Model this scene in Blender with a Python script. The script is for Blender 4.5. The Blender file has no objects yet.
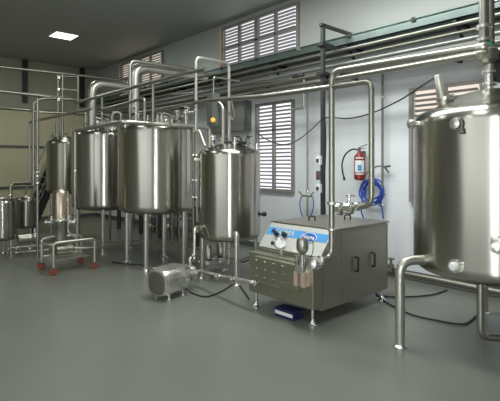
import bpy, bmesh, math, random
from mathutils import Vector, Matrix
random.seed(4)
S = bpy.context.scene
COL = S.collection
PI = math.pi
# ------------------------------------------------------------------ camera
FPX = 451.4
HZ = 165.0
EYE = Vector((0, 0, 1.6))
FW = Vector((.673, .740, 0)).normalized()
RT = Vector((FW.y, -FW.x, 0))
cam = bpy.data.cameras.new('camera'); co = bpy.data.objects.new('camera', cam); COL.objects.link(co)
cam.sensor_width = 36; cam.lens = 36 * FPX / 500; cam.shift_y = -(200.5 - HZ) / 500
cam.clip_end = 60
m = Matrix((RT, Vector((0, 0, 1)), -FW)).transposed()
co.matrix_world = Matrix.Translation(EYE) @ m.to_4x4()
S.camera = co

def ray(px, py): return FW + RT * ((px - 250) / FPX) + Vector((0, 0, (HZ - py) / FPX))
def pd(px, py, d): return EYE + ray(px, py) * d
def px_(px, py, X): r = ray(px, py); return EYE + r * (X / r.x)
def py_(px, py, Y): r = ray(px, py); return EYE + r * (Y / r.y)
def pz_(px, py, z=0.0): r = ray(px, py); return EYE + r * ((z - 1.6) / r.z)
def V(*a): return Vector(a)

# ------------------------------------------------------------------ materials
def mat(name, col, rough=.5, metal=0.0, noise=0, nscale=6, emit=None, es=1, aniso=0, spec=None, bump=0, stretch=None, rvar=0):
    m = bpy.data.materials.new(name); m.use_nodes = True
    nt = m.node_tree; b = nt.nodes['Principled BSDF']
    b.inputs['Base Color'].default_value = (*col, 1); b.inputs['Roughness'].default_value = rough
    b.inputs['Metallic'].default_value = metal
    if spec is not None: b.inputs['Specular IOR Level'].default_value = spec
    tc = nt.nodes.new('ShaderNodeTexCoord'); mp = nt.nodes.new('ShaderNodeMapping')
    nt.links.new(tc.outputs['Object'], mp.inputs['Vector'])
    if stretch: mp.inputs['Scale'].default_value = stretch
    n = nt.nodes.new('ShaderNodeTexNoise'); n.inputs['Scale'].default_value = nscale; n.inputs['Detail'].default_value = 4
    nt.links.new(mp.outputs[0], n.inputs['Vector'])
    if noise:
        r = nt.nodes.new('ShaderNodeMix'); r.data_type = 'RGBA'
        r.inputs['A'].default_value = (*[max(0, c * (1 - noise)) for c in col], 1)
        r.inputs['B'].default_value = (*[min(1, c * (1 + noise)) for c in col], 1)
        nt.links.new(n.outputs['Fac'], r.inputs['Factor']); nt.links.new(r.outputs['Result'], b.inputs['Base Color'])
    if rvar:
        mr = nt.nodes.new('ShaderNodeMapRange'); mr.inputs['To Min'].default_value = rough - rvar; mr.inputs['To Max'].default_value = rough + rvar
        nt.links.new(n.outputs['Fac'], mr.inputs['Value']); nt.links.new(mr.outputs[0], b.inputs['Roughness'])
    if bump:
        bp = nt.nodes.new('ShaderNodeBump'); bp.inputs['Strength'].default_value = bump; bp.inputs['Distance'].default_value = .01
        nt.links.new(n.outputs['Fac'], bp.inputs['Height']); nt.links.new(bp.outputs[0], b.inputs['Normal'])
    if aniso:
        b.inputs['Anisotropic'].default_value = aniso
        t = nt.nodes.new('ShaderNodeTangent'); t.direction_type = 'RADIAL'; t.axis = 'Z'
        nt.links.new(t.outputs[0], b.inputs['Tangent']); b.inputs['Anisotropic Rotation'].default_value = .25
    if emit:
        b.inputs['Emission Color'].default_value = (*emit, 1); b.inputs['Emission Strength'].default_value = es
    return m

STEEL = mat('brushed_tank_steel', (.47, .455, .405), .235, 1, noise=.10, nscale=2.0, stretch=(1, 1, .3), aniso=.75, rvar=.03)
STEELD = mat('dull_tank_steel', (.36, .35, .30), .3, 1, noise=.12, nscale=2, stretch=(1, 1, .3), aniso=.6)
PIPE = mat('pipe_steel', (.39, .385, .335), .36, .94, noise=.04, nscale=3)
PIPEB = mat('bright_pipe_steel', (.58, .57, .51), .36, .9, noise=.03, nscale=3)
PIPED = mat('weathered_pipe_steel', (.27, .265, .22), .45, .9, noise=.08)
CHROME = mat('polished_fitting_steel', (.82, .82, .78), .27, .95)
SHEET = mat('machine_sheet_steel', (.40, .385, .335), .42, 1, noise=.07, nscale=3, stretch=(1, 1, 5))
SHEETB = mat('machine_front_steel', (.40, .39, .31), .45, 1, noise=.10, nscale=5)
PANEL = mat('control_panel_steel', (.66, .66, .62), .38, .5, noise=.04)
TRAYM = mat('green_grey_tray_metal', (.15, .19, .175), .35, .7, noise=.25, nscale=4)
TRAYG = mat('galvanised_tray_metal', (.30, .31, .29), .4, .75, noise=.2, nscale=5)
DARK = mat('dark_painted_steel', (.035, .037, .035), .45, .3, noise=.2)
GREYP = mat('grey_painted_steel', (.13, .14, .13), .45, .3, noise=.15)
BLACK = mat('black_rubber', (.012, .012, .013), .5, noise=.2)
BLUE = mat('blue_hose_rubber', (.02, .07, .42), .4, noise=.15)
BLUED = mat('deep_blue_print', (.02, .10, .50), .35, noise=.05)
BAND = mat('light_blue_print', (.07, .33, .68), .4, noise=.05)
WHITEP = mat('white_print', (.85, .86, .86), .5, noise=.03)
NAVY = mat('navy_card', (.015, .02, .09), .5, noise=.1)
RED = mat('extinguisher_red', (.23, .018, .013), .3, noise=.08)
REDC = mat('caster_red', (.24, .055, .035), .5, noise=.15)
COPPER = mat('copper_pink_plate', (.80, .62, .55), .35, .6, noise=.05)
ORANGE = mat('amber_cover', (.8, .36, .06), .4, noise=.1, emit=(1, .45, .08), es=.6)
JAMBGLOW = mat('glow_tinted_window_jamb', (.85, .52, .30), .5, noise=.15)  # orange glow on the window jambs is put into this wood colour
FRAME = mat('grey_window_frame', (.27, .255, .24), .5, noise=.1)
SLAT = mat('grey_louvre_slat', (.38, .36, .35), .5, noise=.1)

def wall_mat(name, col, tile=None, noise=.04, rough=.55, dark=.93, upper=None):
    m = mat(name, col, rough, noise=0)
    nt = m.node_tree; b = nt.nodes['Principled BSDF']
    g = nt.nodes.new('ShaderNodeNewGeometry')
    n = nt.nodes.new('ShaderNodeTexNoise'); n.inputs['Scale'].default_value = 1.3; n.inputs['Detail'].default_value = 6
    nt.links.new(g.outputs['Position'], n.inputs['Vector'])
    mx = nt.nodes.new('ShaderNodeMix'); mx.data_type = 'RGBA'
    mx.inputs['A'].default_value = (*[c * (1 - noise * 2) for c in col], 1); mx.inputs['B'].default_value = (*[min(1, c * (1 + noise * 2)) for c in col], 1)
    nt.links.new(n.outputs['Fac'], mx.inputs['Factor'])
    last = mx.outputs['Result']
    if tile:
        sp = nt.nodes.new('ShaderNodeSeparateXYZ'); nt.links.new(g.outputs['Position'], sp.inputs[0])
        cb = nt.nodes.new('ShaderNodeCombineXYZ')
        nt.links.new(sp.outputs[tile], cb.inputs[0]); nt.links.new(sp.outputs['Z'], cb.inputs[1])
        br = nt.nodes.new('ShaderNodeTexBrick'); br.offset = 0; br.inputs['Scale'].default_value = 1
        br.inputs['Brick Width'].default_value = .4; br.inputs['Row Height'].default_value = .3; br.inputs['Mortar Size'].default_value = .004
        br.inputs['Color1'].default_value = (1, 1, 1, 1); br.inputs['Color2'].default_value = (.97, .97, .97, 1); br.inputs['Mortar'].default_value = (dark, dark, dark, 1)
        nt.links.new(cb.outputs[0], br.inputs['Vector'])
        mm = nt.nodes.new('ShaderNodeMix'); mm.data_type = 'RGBA'; mm.blend_type = 'MULTIPLY'; mm.inputs['Factor'].default_value = 1
        nt.links.new(last, mm.inputs['A']); nt.links.new(br.outputs['Color'], mm.inputs['B']); last = mm.outputs['Result']
    if upper:
        sp2 = nt.nodes.new('ShaderNodeSeparateXYZ'); nt.links.new(g.outputs['Position'], sp2.inputs[0])
        mr = nt.nodes.new('ShaderNodeMapRange'); mr.inputs['From Min'].default_value = 3.28; mr.inputs['From Max'].default_value = 3.32
        nt.links.new(sp2.outputs['Z'], mr.inputs['Value'])
        mu = nt.nodes.new('ShaderNodeMix'); mu.data_type = 'RGBA'; nt.links.new(mr.outputs[0], mu.inputs['Factor'])
        nt.links.new(last, mu.inputs['A']); mu.inputs['B'].default_value = (*upper, 1); last = mu.outputs['Result']
    nt.links.new(last, b.inputs['Base Color'])
    return m
WALLR = wall_mat('white_tiled_wall', (.80, .83, .85), 'Y', rough=.35, upper=(.46, .48, .45))
WALLB = wall_mat('cream_wall', (.64, .58, .38), None, .05)
WALLO = wall_mat('grey_plaster', (.55, .55, .49), None)
CEIL = wall_mat('grey_ceiling_paint', (.36, .375, .35), None, .03, .6)
FLOOR = mat('grey_epoxy_floor', (.168, .175, .150), .33, noise=.13, nscale=1.2, rvar=.06, spec=.5)
def em(name, col, s):
    m = mat(name, (0, 0, 0), .8, emit=col, es=s); return m
SKYP = em('daylit_window_glass', (.93, .95, 1), 1.25)
SKYW = em('warm_daylit_window_glass', (1, .88, .76), .95)
LAMP = em('lit_ceiling_diffuser', (.93, 1, .97), 5.5)

# ------------------------------------------------------------------ mesh builder
class MB:
    def __init__(s): s.v = []; s.f = []; s.sm = []
    def add(s, vs, fs, smooth=False):
        o = len(s.v); s.v += [Vector(v) for v in vs]
        for f in fs: s.f.append([i + o for i in f]); s.sm.append(smooth)
        return s
    def bm(s, b, smooth=False):
        b.verts.index_update(); s.add([v.co.copy() for v in b.verts], [[v.index for v in f.verts] for f in b.faces], smooth); b.free(); return s
    def box(s, c, sz, bev=0, rz=0, mtx=None):
        b = bmesh.new(); bmesh.ops.create_cube(b, size=1)
        for v in b.verts: v.co = Vector((v.co.x * sz[0], v.co.y * sz[1], v.co.z * sz[2]))
        if bev: bmesh.ops.bevel(b, geom=b.edges[:], offset=bev, segments=2, affect='EDGES', profile=.6)
        M = Matrix.Translation(Vector(c)) @ (mtx.to_4x4() if mtx else Matrix.Rotation(rz, 4, 'Z'))
        for v in b.verts: v.co = M @ v.co
        return s.bm(b)
    def bb(s, a, b, bev=0):   # box from two corners
        a = Vector(a); b = Vector(b); return s.box((a + b) / 2, [abs(x) for x in (b - a)], bev)
    def bar(s, a, b, w, h, bev=0):
        a = Vector(a); b = Vector(b); d = b - a; L = d.length; x = d / L
        up = Vector((0, 0, 1)) if abs(x.z) < .95 else Vector((0, 1, 0))
        y = up.cross(x).normalized(); z = x.cross(y)
        return s.box((a + b) / 2, (L, w, h), bev, mtx=Matrix((x, y, z)).transposed())
    def lathe(s, prof, c=(0, 0, 0), axis=(0, 0, 1), seg=32, smooth=True):
        ax = Vector(axis).normalized(); q = Vector((0, 0, 1)).rotation_difference(ax); c = Vector(c)
        vs = []; fs = []
        for r, z in prof:
            for k in range(seg):
                a = 2 * PI * k / seg; vs.append(c + q @ Vector((r * math.cos(a), r * math.sin(a), z)))
        n = len(prof)
        for i in range(n - 1):
            for k in range(seg):
                k2 = (k + 1) % seg; fs.append([i * seg + k, i * seg + k2, (i + 1) * seg + k2, (i + 1) * seg + k])
        if prof[0][0] > 1e-5: fs.append(list(range(seg))[::-1])
        if prof[-1][0] > 1e-5: fs.append([(n - 1) * seg + k for k in range(seg)])
        return s.add(vs, fs, smooth)
    def cyl(s, a, b, r, seg=16, r2=None):
        a = Vector(a); b = Vector(b); L = (b - a).length; r2 = r if r2 is None else r2
        e = min(r, r2) * .12
        return s.lathe([(r - e, 0), (r, e), (r2, L - e), (r2 - e, L)], a, b - a, seg)
    def tube(s, pts, r, seg=10, fil=None, closed=False):
        pts = [Vector(p) for p in pts]
        if fil is None: fil = r * 3
        path = []
        if fil and len(pts) > 2:
            path.append(pts[0])
            for i in range(1, len(pts) - 1):
                a, b, c = pts[i - 1], pts[i], pts[i + 1]
                d1 = (a - b); d2 = (c - b); l = min(fil, d1.length * .48, d2.length * .48)
                p = b + d1.normalized() * l; q = b + d2.normalized() * l
                for k in range(7):
                    t = k / 6; path.append(p * (1 - t) ** 2 + b * 2 * t * (1 - t) + q * t * t)
            path.append(pts[-1])
        else: path = pts
        n = len(path); tan = []
        for i in range(n):
            t = path[min(i + 1, n - 1)] - path[max(i - 1, 0)]; tan.append(t.normalized() if t.length > 1e-7 else Vector((0, 0, 1)))
        u = tan[0].orthogonal().normalized(); vs = []; fs = []
        for i in range(n):
            if i: u = (tan[i - 1].rotation_difference(tan[i]) @ u)
            u = (u - tan[i] * u.dot(tan[i])).normalized(); w = tan[i].cross(u)
            for k in range(seg):
                a = 2 * PI * k / seg; vs.append(path[i] + (u * math.cos(a) + w * math.sin(a)) * r)
        for i in range(n - 1):
            for k in range(seg):
                k2 = (k + 1) % seg; fs.append([i * seg + k, i * seg + k2, (i + 1) * seg + k2, (i + 1) * seg + k])
        fs.append(list(range(seg))[::-1]); fs.append([(n - 1) * seg + k for k in range(seg)])
        return s.add(vs, fs, True)
    def ferrule(s, c, axis, r, w=.02):   # tri-clamp ring
        ax = Vector(axis).normalized(); c = Vector(c)
        return s.lathe([(r * .9, -w), (r * 1.6, -w * .6), (r * 1.6, w * .6), (r * .9, w)], c, ax, 16)
    def spline(s, pts, r, seg=8, sub=8):
        P = [Vector(p) for p in pts]; out = []
        for i in range(len(P) - 1):
            p0 = P[max(i - 1, 0)]; p1 = P[i]; p2 = P[i + 1]; p3 = P[min(i + 2, len(P) - 1)]
            for k in range(sub):
                t = k / sub
                out.append(.5 * ((2 * p1) + (p2 - p0) * t + (2 * p0 - 5 * p1 + 4 * p2 - p3) * t * t + (3 * p1 - p0 - 3 * p2 + p3) * t ** 3))
        out.append(P[-1])
        return s.tube(out, r, seg, fil=0)

def rootloc(o):
    v = Vector((0, 0, 0))
    while o: v += o.location; o = o.parent
    return v
def build(name, mb, material, parent=None, origin=None):
    off = rootloc(parent) if parent else (Vector(origin) if origin is not None else Vector((0, 0, 0)))
    me = bpy.data.meshes.new(name); me.from_pydata([v - off for v in mb.v], [], mb.f)
    me.polygons.foreach_set('use_smooth', mb.sm); me.validate()
    b = bmesh.new(); b.from_mesh(me); bmesh.ops.recalc_face_normals(b, faces=b.faces[:])
    for e in b.edges:
        if len(e.link_faces) == 2 and e.calc_face_angle(0) > .75: e.smooth = False
    b.to_mesh(me); b.free()
    me.materials.append(material)
    o = bpy.data.objects.new(name, me); COL.objects.link(o)
    if parent: o.parent = parent
    elif origin is not None: o.location = origin
    return o
def tag(o, label, cat, group=None):
    o['label'] = label; o['category'] = cat
    if group: o['group'] = group
    return o
def thing(name, label, cat, loc, group=None):
    o = bpy.data.objects.new(name, None); COL.objects.link(o); o.location = loc; o.empty_display_size = .1
    return tag(o, label, cat, group)
def struct(name, mb, material, parent=None):
    o = build(name, mb, material, parent)
    if not parent: o['kind'] = 'structure'
    return o
def one(name, mb, material, label, cat, group=None, origin=None):
    return tag(build(name, mb, material, None, origin if origin is not None else mb.v[0]), label, cat, group)
def wall_pipe(label, pts, r, material=None, name='pipe', fil=None, joints=(), cat='pipe', seg=10, group=None):
    """one pipe run; joints = clamp rings as children"""
    material = material or PIPE
    mb = MB().tube(pts, r, seg, fil)
    o = tag(build(name, mb, material, None, Vector(pts[0])), label, cat, group)
    for c, ax in joints: build('clamp_ring', MB().ferrule(c, ax, r), CHROME, o)
    return o

# ------------------------------------------------------------------ room
W, D, HC = 6.0, 13.8, 4.57
XL, YB = -4.6, -4.2
struct('floor', MB().bb((XL, YB, -.12), (W, D, 0)), FLOOR)
struct('ceiling', MB().bb((XL - .2, YB - .2, HC), (W + .2, D + .2, HC + .15)), CEIL)
struct('wall_right', MB().bb((W, YB, 0), (W + .2, D, HC)), WALLR)
struct('wall_back', MB().bb((XL, D, 0), (W, D + .2, HC)), WALLB)
struct('wall_left', MB().bb((XL - .2, YB, 0), (XL, D, HC)), WALLO)
struct('wall_front', MB().bb((XL, YB - .2, 0), (W, YB, HC)), WALLO)
struct('baseboard_right', MB().bb((W - .03, YB, 0), (W, D - .03, .1), .004), GREYP)
struct('baseboard_back', MB().bb((XL, D - .03, 0), (W - .03, D, .1), .004), GREYP)
# girts and posts on the back wall
for i, z in enumerate((3.17, 2.12, .97)):
    struct('trim_%d' % (i + 1), MB().bb((XL, D - .05, z - .03), (W, D, z + .03), .004), GREYP)
# thin darker sheet over the upper back wall
UP = wall_mat('grey_brown_upper_wall', (.38, .36, .27), None, .06)
struct('trim_4', MB().bb((XL, D - .025, 3.2), (W - .001, D - .001, HC - .001)), UP)
i = 5
for px, y1 in ((25, 97), (82, 102), (-20, 97)):
    p = py_(px, y1, D - .1); struct('trim_%d' % i, MB().bb((p.x - .06, D - .16, p.z - .15), (p.x + .06, D - .05, HC), .005), DARK); i += 1

def window(n, y0, y1, z0, z1, npan, pane, frame=FRAME, rail=None, slats=.062, glow_edge=False):
    """louvred window on the right wall; y0>y1, panels between posts"""
    f = MB(); t = .05; ya, yb = min(y0, y1), max(y0, y1)
    x0, x1 = W - .06, W
    f.bb((x0, ya - t, z0 - t), (x1, yb + t, z0), .004).bb((x0, ya - t, z1), (x1, yb + t, z1 + t), .004)
    f.bb((x0, ya - t, z0), (x1, ya, z1), .004).bb((x0, yb, z0), (x1, yb + t, z1), .004)
    w = (yb - ya) / npan
    for k in range(1, npan):
        th = .055 if (npan == 4 and k == 2) else .03
        f.bb((x0, ya + k * w - th, z0), (x1, ya + k * w + th, z1), .003)
    if rail: f.bb((x0, ya, rail - .018), (x1, yb, rail + .018), .003)
    o = struct('window_%d' % n, f, frame)
    # louvre slats
    for k in range(npan):
        s = MB(); za = z0 + slats * .5; pa = ya + k * w + .03; pb = ya + (k + 1) * w - .03
        while za < z1:
            s.box((W - .03, (pa + pb) / 2, za), (.045, pb - pa, .007), mtx=Matrix.Rotation(math.radians(35), 3, 'Y')); za += slats
        build('louvre', s, SLAT, o)
        build('pane', MB().bb((W - .006, pa - .0, z0), (W - .001, pb, z1)), pane, o)
    if glow_edge: build('jamb', MB().bb((x0 - .02, yb + t, z0 - .05), (x1, yb + t + .05, z1 + .05), .004), JAMBGLOW, o)
    return o
def wy(px): r = ray(px, 165); return W / r.x * r.y
WIN1 = (wy(225), wy(298)); WIN2 = (wy(123), wy(163)); WIN3 = (wy(259), wy(293)); WIN4 = (wy(414), 2.25)
window(1, *WIN1, 3.53, 4.42, 4, SKYP, rail=4.02, glow_edge=True)
window(2, *WIN2, 3.60, 4.42, 4, SKYW, rail=4.02, glow_edge=True)
window(3, *WIN3, 1.16, 2.72, 2, SKYP, rail=2.25, slats=.07)
window(4, *WIN4, 1.13, 2.63, 2, SKYW, rail=2.2, slats=.07)
# windows of the same wall nearer than the frame
window(5, .9, -.9, 3.62, 4.45, 4, SKYP, rail=4.02)
window(6, -.2, -1.1, 1.13, 2.65, 2, SKYP, rail=2.2, slats=.07)

# ceiling light in view (and its siblings over the rest of the hall)
def ceiling_light(x, y, label, s=.27):
    t = thing('ceiling_light', label, 'ceiling light', (x, y, HC), None)
    f = MB()
    for a, b in (((-s, -s), (s, -s + .03)), ((-s, s - .03), (s, s)), ((-s, -s), (-s + .03, s)), ((s - .03, -s), (s, s))):
        f.bb((x + a[0], y + a[1], HC - .02), (x + b[0], y + b[1], HC), .002)
    build('frame', f, WHITEP, t)
    build('diffuser', MB().bb((x - s + .03, y - s + .03, HC - .012), (x + s - .03, y + s - .03, HC - .004)), LAMP, t)
ceiling_light(3.8, 10.52, 'square lit ceiling light panel above the far left tanks')

def area(name, loc, rot, sx, sy, energy, col=(1, 1, 1)):
    l = bpy.data.lights.new(name, 'AREA'); l.shape = 'RECTANGLE'; l.size = sx; l.size_y = sy; l.energy = energy; l.color = col
    o = bpy.data.objects.new(name, l); COL.objects.link(o); o.location = loc; o.rotation_euler = rot; return o
def aim(o, t): o.rotation_euler = (Vector(t) - o.location).to_track_quat('-Z', 'Y').to_euler()
for (x, y, e, sz) in ((1.2, 1.5, 30, .9), (1.2, 6.0, 24, .9), (3.8, 10.52, 30, .44), (0, 11, 26, .9), (-2.6, 3, 40, .9)):
    area('ceiling_lamp', (x, y, HC - .05), (0, 0, 0), sz, sz, e, (.93, 1, .96))
a = area('tank_highlight_helper', (-.14, -.16, 1.35), (0, 0, 0), .11, 2.7, 62, (.97, .99, 1)); aim(a, (3.2, 3.6, 1.5))  # added tall lamp behind the camera, imitating a flash for tank highlights
a = area('side_daylight', (-4.3, 2.5, 2.1), (0, 0, 0), 9, 3.4, 130, (.95, .98, 1)); aim(a, (6, 3.6, 1.5))

area('wall_wash_fill', (3.7, 3.4, HC - .06), (0, 0, 0), .9, 3.8, 190, (.96, 1, .98))  # added unseen fill, lights the window wall from above
# ------------------------------------------------------------------ tanks
def tank_profile(R, z0, z1, dome, dish, kn=.09):
    pr = [(0.0001, z0 - dish)]
    for k in range(1, 7): a = k / 6 * (R - kn); pr.append((a, z0 - dish + (dish * .62) * (a / R) ** 2))
    zb = pr[-1][1]
    for k in range(1, 6):
        t = k / 5 * PI / 2; pr.append((R - kn + kn * math.sin(t), zb + (z0 + .02 - zb) * (1 - math.cos(t))))
    pr.append((R, z0 + .04)); pr.append((R, (z0 + z1) / 2)); pr.append((R, z1 - .03))
    kt = kn * .8
    ztk = z1 + kt * .75
    for k in range(0, 6):
        t = k / 5 * PI / 2; pr.append((R - kt + kt * math.cos(t), z1 - .02 + (ztk - z1 + .02) * math.sin(t)))
    for k in range(5, -1, -1):
        a = max(.0001, k / 6 * (R - kt)); pr.append((a, z1 + dome - (z1 + dome - ztk) * (a / (R - kt)) ** 2))
    return pr
def foot(mb, x, y, r): return mb.lathe([(r * 2.0, 0), (r * 2.0, .012), (r * 1.1, .03), (r * 1.1, .06)], (x, y, 0), seg=16)
def tank(name, label, c, R, z0, z1, dome=.12, dish=.1, legs=(), leg_r=.03, material=None, group=None, band=False, seg=64):
    material = material or STEEL
    x, y = c; t = thing(name, label, 'tank', (x, y, 0), group)
    build('tank_shell', MB().lathe(tank_profile(R, z0, z1, dome, dish), (x, y, 0), seg=seg), material, t)
    if band:
        for nm, z in (('weld_band', z1 - .015),):
            build(nm, MB().lathe([(R - .004, z - .012), (R + .004, z - .008), (R + .004, z + .008), (R - .004, z + .012)], (x, y, 0), seg=seg), CHROME, t)
    for (lx, ly) in legs:
        d = Vector((lx - x, ly - y)).length
        zt = z0 + .02 - .0 if d > R * .9 else z0 - dish * .4
        l = build('leg', MB().cyl((lx, ly, .03), (lx, ly, zt + .04), leg_r, 16), PIPEB, t)
        build('foot', foot(MB(), lx, ly, leg_r), CHROME, l)
    return t
def nozzle(t, p, n, r=.04, L=.1, nm='side_nozzle', m=None):
    p = Vector(p); n = Vector(n).normalized()
    mb = MB().cyl(p - n * .02, p + n * L, r * .7).ferrule(p + n * L, n, r * .75, .018)
    mb.lathe([(r * 1.1, 0), (r * 1.05, .02), (r * .5, .035)], p + n * (L + .01), n, 16)
    return build(nm, mb, m or CHROME, t)
def manhole(t, x, y, z, r=.17):
    o = build('manhole_lid', MB().lathe([(r, -.05), (r, .03), (r * 1.12, .03), (r * 1.12, .05), (r * .8, .075), (0.0001, .09)], (x, y, z), seg=32), CHROME, t)
    h = MB().tube([(x - .06, y, z + .07), (x - .06, y, z + .14), (x + .06, y, z + .14), (x + .06, y, z + .07)], .009, 8)
    build('lid_handle', h, DARK, o)
    for k in range(4):
        a = k * PI / 2 + .5; px, py = x + r * 1.1 * math.cos(a), y + r * 1.1 * math.sin(a)
        build('wing_nut', MB().cyl((px, py, z + .03), (px, py, z + .12), .012, 8).box((px, py, z + .11), (.05, .012, .02), .003, a), DARK, o)

# tank B
Bc = (3.76, 6.38); BR = .585
lg = [pz_(146, 271, 0), pz_(127, 262, 0), pz_(184, 266, 0), pz_(164, 258, 0)]
tB = tank('storage_tank', 'large polished steel tank just left of the mid tank, widest of the row', Bc, BR, .94, 2.16, .14, .13, [(p.x, p.y) for p in lg], .038)
manhole(tB, 3.9, 6.3, 2.28, .16)
for dx, dy, h in ((-.3, .1, .3), (-.15, .3, .22), (.2, -.3, .25), (-.05, -.25, .2)):
    build('top_nozzle', MB().cyl((Bc[0] + dx, Bc[1] + dy, 2.18), (Bc[0] + dx, Bc[1] + dy, 2.2 + h), .03).ferrule((Bc[0] + dx, Bc[1] + dy, 2.2 + h), (0, 0, 1), .03), PIPEB, tB)
# tank A
Ac = (3.685, 8.14); AR = .57
lg = [(Ac[0] + .47 * math.cos(q), Ac[1] + .47 * math.sin(q)) for q in (4.25, 5.8, 2.7, 1.2)]
tA = tank('storage_tank', 'large polished steel tank partly hidden behind the left side of the widest tall tank', Ac, AR, .86, 2.16, .14, .12, lg, .036)
manhole(tA, 3.75, 8.0, 2.28, .15)
for dx, dy, h in ((-.3, .1, .35), (.15, .3, .22), (-.1, -.3, .2)):
    build('top_nozzle', MB().cyl((Ac[0] + dx, Ac[1] + dy, 2.18), (Ac[0] + dx, Ac[1] + dy, 2.2 + h), .03).ferrule((Ac[0] + dx, Ac[1] + dy, 2.2 + h), (0, 0, 1), .03), PIPEB, tA)
# tank C
cp = pd(65, 165, 10.0); Cc = (cp.x, cp.y)
tC = tank('storage_tank', 'smaller dull steel tank farthest back in the tall row, above the wheeled filter', Cc, .38, 1.05, 2.08, .16, .1, [(Cc[0] + .3 * math.cos(q), Cc[1] + .3 * math.sin(q)) for q in (4, 5.6, 2.4)], .03, STEELD)
for dx, dy, h in ((-.15, .1, .35), (.1, -.1, .22), (0, 0.15, .5)):
    build('top_nozzle', MB().cyl((Cc[0] + dx, Cc[1] + dy, 2.12), (Cc[0] + dx, Cc[1] + dy, 2.2 + h), .025), PIPE, tC)

# central tank M
mp = pd(229.5, 165, 6.45); Mc = (mp.x, mp.y); MR = .44
lgf = pz_(234.5, 283, 0); 
tM = thing('process_tank', 'mid-sized steel tank on legs directly left of the boxy homogenizing machine', 'tank', (Mc[0], Mc[1], 0))
build('tank_shell', MB().lathe(tank_profile(MR, .62, 1.76, .15, .10, .1), (Mc[0], Mc[1], 0), seg=64), STEEL, tM)
fl = Vector((Mc[0], Mc[1], 0)); fd = (Vector((lgf.x, lgf.y, 0)) - fl); fd.normalize()
for k, q in enumerate((0, PI / 2, PI, -PI / 2)):
    d = Matrix.Rotation(q, 3, 'Z') @ fd; rr = MR - .02 if k else (Vector((lgf.x, lgf.y, 0)) - fl).length
    rr = max(rr, MR + .03) if k == 0 else MR - .05
    L = fl + d * rr
    if k == 0: mb = MB().tube([fl + d * (MR - .06) + V(0, 0, .68), L + V(0, 0, .68), L + V(0, 0, .03)], .036, 16, .08)
    else: mb = MB().cyl(L + V(0, 0, .03), L + V(0, 0, .66), .03)
    l = build('leg', mb, PIPEB, tM); build('foot', foot(MB(), L.x, L.y, .032), CHROME, l)
manhole(tM, Mc[0] + .13, Mc[1] - .02, 1.87, .15)
build('lid_clamp_ring', MB().lathe([(.165, -.02), (.19, -.01), (.19, .02), (.165, .03)], (Mc[0] + .13, Mc[1] - .02, 1.91), seg=32), DARK, tM)
for (px, dd, h) in ((213, 6.35, .22), (222, 6.6, .2), (248, 6.7, .2), (257, 6.55, .12)):
    p = pd(px, 165, dd); build('top_nozzle', MB().cyl((p.x, p.y, 1.72), (p.x, p.y, 1.78 + h), .026).ferrule((p.x, p.y, 1.78 + h), (0, 0, 1), .028), CHROME, tM)
nozzle(tM, pd(200.5, 229, 6.35), RT * -1 + FW * -.4, .045, .05)
nozzle(tM, pd(260, 214, 6.4), RT, .03, .05, m=DARK)
nozzle(tM, pd(200, 160, 6.4), RT * -1, .03, .05)

# right tank
rp = pd(494, 165, 4.10); Rc = (rp.x, rp.y); RR = .69
tR = thing('process_tank', 'largest steel tank, nearest the camera and cut by the right edge of the photo', 'tank', (Rc[0], Rc[1], 0))
build('tank_shell', MB().lathe(tank_profile(RR, .72, 2.0, .29, .15, .16), (Rc[0], Rc[1], 0), seg=96), STEEL, tR)
rc = Vector((Rc[0], Rc[1], 0)); ft = pz_(400, 347, 0); dl = (ft - rc).normalized()
for k in range(3):
    d = Matrix.Rotation(k * 2 * PI / 3 + (0 if k == 0 else .0), 3, 'Z') @ dl; L = rc + d * (RR + .135)
    if k == 0: L = Vector((ft.x, ft.y, 0))
    l = build('leg', MB().tube([rc + d * (RR - .05) + V(0, 0, .76), L + V(0, 0, .76), L + V(0, 0, .01)], .042, 20, .13), PIPEB, tR)
    build('foot', foot(MB(), L.x, L.y, .03), CHROME, l)
def on_tank(px, py, c, R):
    r = ray(px, py); o = EYE; a = r.x ** 2 + r.y ** 2; ex, ey = o.x - c[0], o.y - c[1]
    b = 2 * (r.x * ex + r.y * ey); cc = ex * ex + ey * ey - R * R; disc = max(0, b * b - 4 * a * cc)
    t = (-b - math.sqrt(disc)) / (2 * a); p = o + r * t; n = Vector((p.x - c[0], p.y - c[1], 0)).normalized(); return p, n
p, n = on_tank(457, 124, Rc, RR)
pt = build('sample_port', MB().lathe([(.05, -.02), (.05, .02), (.04, .045), (.0001, .05)], p, n, 24), CHROME, tR)
tt = n.cross(Vector((0, 0, 1)))
build('port_clamp', MB().lathe([(.056, .0), (.06, .008), (.056, .018)], p, n, 24).cyl(p + tt * -.045 + n * .015 + V(0, 0, -.035), p + tt * -.05 + n * .03 + V(0, 0, -.08), .016, 10), PIPED, pt)
p, n = on_tank(455, 266, Rc, RR)
pt = build('sample_port', MB().lathe([(.036, -.02), (.036, .03), (.028, .045), (.0001, .05)], p, n, 24), WHITEP, tR)
build('port_clamp', MB().lathe([(.055, -.02), (.06, .0), (.055, .015)], p, n, 20).box(p - n.cross(V(0, 0, 1)) * .05 + n * .01, (.03, .03, .08), .006), CHROME, pt)
p, n = on_tank(497, 246, Rc, RR)
vv = build('side_valve', MB().cyl(p - n * .02, p + n * .09, .022).ferrule(p + n * .09, n, .03).box(p + n * .05 + V(0, 0, .045), (.07, .07, .05), .01), CHROME, tR)
build('valve_lever', MB().bar(p + n * .06 + V(0, 0, .02), p + n * .1 - n.cross(V(0, 0, 1)) * .07 + V(0, 0, -.03), .015, .01), PIPED, vv)
p, n = on_tank(417, 124, Rc, RR)
nozzle(tR, p, n - FW * 0.0, .04, .045)
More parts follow.
